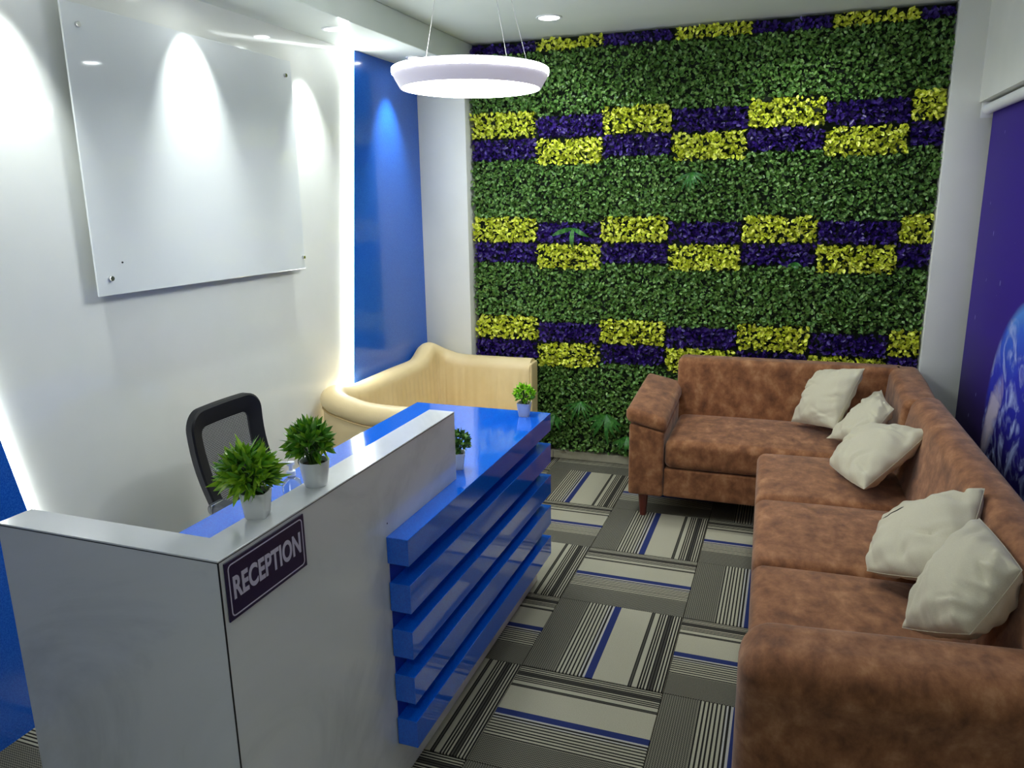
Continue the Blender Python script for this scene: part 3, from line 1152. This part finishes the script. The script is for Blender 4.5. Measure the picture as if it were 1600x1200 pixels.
lo_out = rr_loop(.178, .186, .0, .432, .070)
lo_in = rr_loop(.118, .124, .055, .362, .028)
Vc, Fc = [], []
nl = len(lo_out)
for (a, b) in zip(lo_out, lo_in):
    for q, dx in ((0, -.016), (0, .008), (.10, .014), (.80, .008), (1.0, .003), (.95, -.008), (.2, -.020)):
        p = cb(a[0] + (b[0] - a[0]) * q, a[1] + (b[1] - a[1]) * q)
        p.x += dx
        Vc.append(p)
for i in range(nl):
    for k in range(7):
        Fc.append((i * 7 + k, i * 7 + (k + 1) % 7, ((i + 1) % nl) * 7 + (k + 1) % 7, ((i + 1) % nl) * 7 + k))
bk = obj('back_frame', pyd('back_frame', Vc, Fc, 35), M['plastic'], ch)
Vm, Fm = [], []
nm = 14
for i in range(nm + 1):
    for j in range(nm + 1):
        z = .045 + .32 * i / nm
        w = .119 + .009 * (z / .4)
        Vm.append(cb(-w + 2 * w * j / nm, z) + Vector((.002, 0, 0)))
for i in range(nm):
    for j in range(nm):
        a = i * (nm + 1) + j
        Fm.append((a, a + 1, a + nm + 2, a + nm + 1))
obj('back_mesh', pyd('back_mesh', Vm, Fm, 80), M['mesh'], bk)
obj('lumbar_bar', tube_me('lumbar_bar', [cb(-.15 + .03 * k, .15) + Vector((-.028, 0, 0)) for k in range(11)], .008, 8, ry=.018),
    M['plastic'], bk)
obj('back_support', tube_me('back_support', [(-.02, 0, .415), (-.14, 0, .415), (-.185, 0, .47), (-.205, 0, .60), (-.215, 0, .66)],
                            .022, 10), M['plastic'], ch)
obj('seat', soft_box('seat', -.20, .25, -.24, .24, .43, .50, .034, .012, n=8), M['fabric'], ch)
obj('seat_pan', box_me('seat_pan', -.17, .2, -.2, .2, .405, .4299, .01), M['plastic'], ch)
for s_ in (-1, 1):
    ar = obj('armrest', tube_me('armrest', [(.0, s_ * .19, .418), (.0, s_ * .255, .43), (.0, s_ * .262, .53), (.0, s_ * .255, .612)],
                                .016, 10), M['plastic'], ch)
    obj('arm_pad', soft_box('arm_pad', -.095, .150, s_ * .25 - .036, s_ * .25 + .036, .610, .650, .018, n=4), M['plastic_grey'], ar)
    obj('ring', box_me('ring', -.070, -.064, s_ * .25 - .0368, s_ * .25 + .0368, .6092, .6508, .003, 2), M['chrome'], ar)
obj('gas_column', lathe_me('gas_column', [(.0001, .10), (.026, .10), (.026, .27), (.016, .272), (.016, .406), (.0001, .406)], 18),
    M['plastic'], ch)
for k in range(5):
    a = math.radians(72 * k + 20)
    c_, s_ = math.cos(a), math.sin(a)
    sp5 = obj('base_spoke', tube_me('base_spoke', [(c_ * .01, s_ * .01, .125), (c_ * .14, s_ * .14, .11), (c_ * .245, s_ * .245, .078)],
                                    [.024, .02, .014], 8), M['plastic'], ch)
    w = obj('caster', lathe_me('caster', [(.0001, -.02), (.022, -.02), (.025, -.016), (.025, .016), (.022, .02), (.0001, .02)], 16),
            M['plastic'], sp5, (c_ * .245, s_ * .245, .0255))
    w.rotation_euler = (math.pi / 2, 0, a + 1.1)


# ------------------------------------------------------------------ potted plants
def blade(name, L, w, curve, fold=.25, n=5):
    V, F = [], []
    for s in range(n + 1):
        t = s / n
        ww = w * (math.sin(math.pi * (.10 + .90 * t) ** .9) if s < n else .03)
        z = curve * L * t * t
        V += [(-ww, L * t, -z + ww * fold), (0, L * t, -z), (ww, L * t, -z + ww * fold)]
    for s in range(n):
        a = s * 3
        F += [(a, a + 1, a + 4, a + 3), (a + 1, a + 2, a + 5, a + 4)]
    me = bpy.data.meshes.new(name)
    me.from_pydata(V, [], F)
    return smooth(me, 80)


def pot_square(w0, w1, h):
    V, F = [], []
    secs = [(w0 * .94, 0), (w0, .003), (w1, h), (w1 - .003, h), (w1 - .005, h - .012)]
    n = 0
    for w, z in secs:
        pts = []
        r = w * .28
        for cx, cy, a0 in ((1, 1, 0), (-1, 1, 90), (-1, -1, 180), (1, -1, 270)):
            for k in range(5):
                a = math.radians(a0 + k * 22.5)
                pts.append((cx * (w - r) + r * math.cos(a), cy * (w - r) + r * math.sin(a), z))
        n = len(pts)
        V += pts
    for s in range(len(secs) - 1):
        for k in range(n):
            F.append((s * n + k, s * n + (k + 1) % n, (s + 1) * n + (k + 1) % n, (s + 1) * n + k))
    F.append(tuple(range(n)))
    return pyd('pot', V, F, 45)


def plant(label, loc, rotz, pot_me, soil_r, soil_z, R, zc, H, ros, per, L, w, mats, seed, joined=False, squash=1.0, bias=(0, 0)):
    r = random.Random(seed)
    t = thing('potted_plant', label, 'plant', loc, rotz, 'small potted plants on the reception desk')
    obj('pot', pot_me, M['pot'], t)
    obj('soil', lathe_me('soil', [(.0001, soil_z + .002), (soil_r * .7, soil_z + .001), (soil_r, soil_z)], 16), M['soil'], t)
    metas = [blade('leaf', L * k, w * kk, c) for k, kk, c in ((1, 1, .22), (.85, 1.1, .4), (1.15, .9, -.15), (.7, 1.15, .3))]
    variants = []
    for m_ in mats:
        for me in metas:
            c = me.copy()
            c.materials.append(M[m_])
            variants.append(c)
    bmj = bmesh.new() if joined else None
    for k in range(ros):
        g = k / ros
        az = k * 2.39996 + r.uniform(-.2, .2)
        el = math.asin(max(-.5, min(1, 1 - 1.48 * g)))
        d = Vector((math.cos(az) * math.cos(el), math.sin(az) * math.cos(el), math.sin(el)))
        tip = Vector((d.x * R * .62 + bias[0], d.y * R * .62 * squash + bias[1], zc + d.z * H * .62))
        base = Vector((d.x * soil_r * .3, d.y * soil_r * .3, soil_z))
        midp = (base + tip) / 2 + Vector((-d.x * .006, -d.y * .006, .008))
        obj('stem', tube_me('stem', [base, midp, tip], .0016, 5), M['stem'], t)
        q = d.to_track_quat('Y', 'Z')
        for j in range(per):
            ang = 2 * math.pi * j / per + r.uniform(-.3, .3)
            spread = math.radians(r.uniform(10, 75))
            rot = q.to_matrix().to_4x4() @ Matrix.Rotation(ang, 4, 'Y') @ Matrix.Rotation(spread, 4, 'X') \
                @ Matrix.Rotation(math.pi * (0 if r.random() < .7 else .25), 4, 'Y')
            s = r.uniform(.75, 1.15)
            mtx = Matrix.Translation(tip - d * .004) @ rot @ Matrix.Scale(s, 4)
            me = r.choice(variants)
            if joined:
                tmp = me.copy()
                tmp.transform(mtx)
                bmj.from_mesh(tmp)
                bpy.data.meshes.remove(tmp)
            else:
                lf = obj('leaf', me, None, t)
                lf.matrix_local = mtx
    if joined:
        f = obj('foliage', bmj, M[mats[0]], t)
        f['kind'] = 'stuff'
    return t


plant('bushy yellow-green plant in a square white pot, nearest the viewer on the white ledge', (-.203, -2.060, DZ), .35,
      pot_square(.0215, .0275, .056), .024, .045, .066, .092, .068, 32, 11, .040, .0060, ['blade', 'blade', 'blade_dark'], 3,
      bias=(-.012, 0))
plant('dark green leafy plant in a round white pot beside the clear pump bottle', (-.190, -1.868, DZ), 0,
      lathe_me('pot', [(.0001, 0), (.024, 0), (.0265, .004), (.033, .045), (.0345, .060), (.0325, .060), (.030, .048), (.0001, .048)], 32),
      .030, .049, .060, .100, .060, 28, 11, .034, .0060, ['blade_dark', 'blade_dark', 'blade'], 5, bias=(-.008, 0))
plant('small lime-green plant in a white pot on the far end of the blue worktop', (-.166, -.462, .7602), .1,
      pot_square(.0195, .0265, .056), .022, .047, .056, .090, .052, 24, 8, .022, .0070, ['blade_lime'], 8, True)
plant('small green plant half hidden behind the end of the white ledge', (-.172, -1.115, .7602), .4,
      pot_square(.0195, .0255, .056), .022, .047, .056, .088, .052, 24, 8, .022, .0070, ['leaf_green'], 11, True)

# ------------------------------------------------------------------ pump bottle
pb = thing('pump_bottle', 'clear plastic hand sanitiser bottle with white pump behind the round pot', 'bottle',
           (-.475, -1.578, .7602))
obj('body', lathe_me('body', [(.0001, 0), (.024, 0), (.027, .004), (.027, .078), (.022, .092), (.011, .100), (.010, .106), (.0001, .106)], 28),
    M['bottle'], pb)
pc = obj('pump', lathe_me('pump', [(.0001, .1062), (.0125, .1062), (.0125, .120), (.006, .122), (.005, .136), (.011, .138), (.011, .146),
                                   (.0001, .148)], 20), M['white_plastic'], pb)
obj('nozzle', tube_me('nozzle', [(0, 0, .143), (-.022, -.008, .143), (-.032, -.012, .137)], .0042, 8), M['white_plastic'], pc)
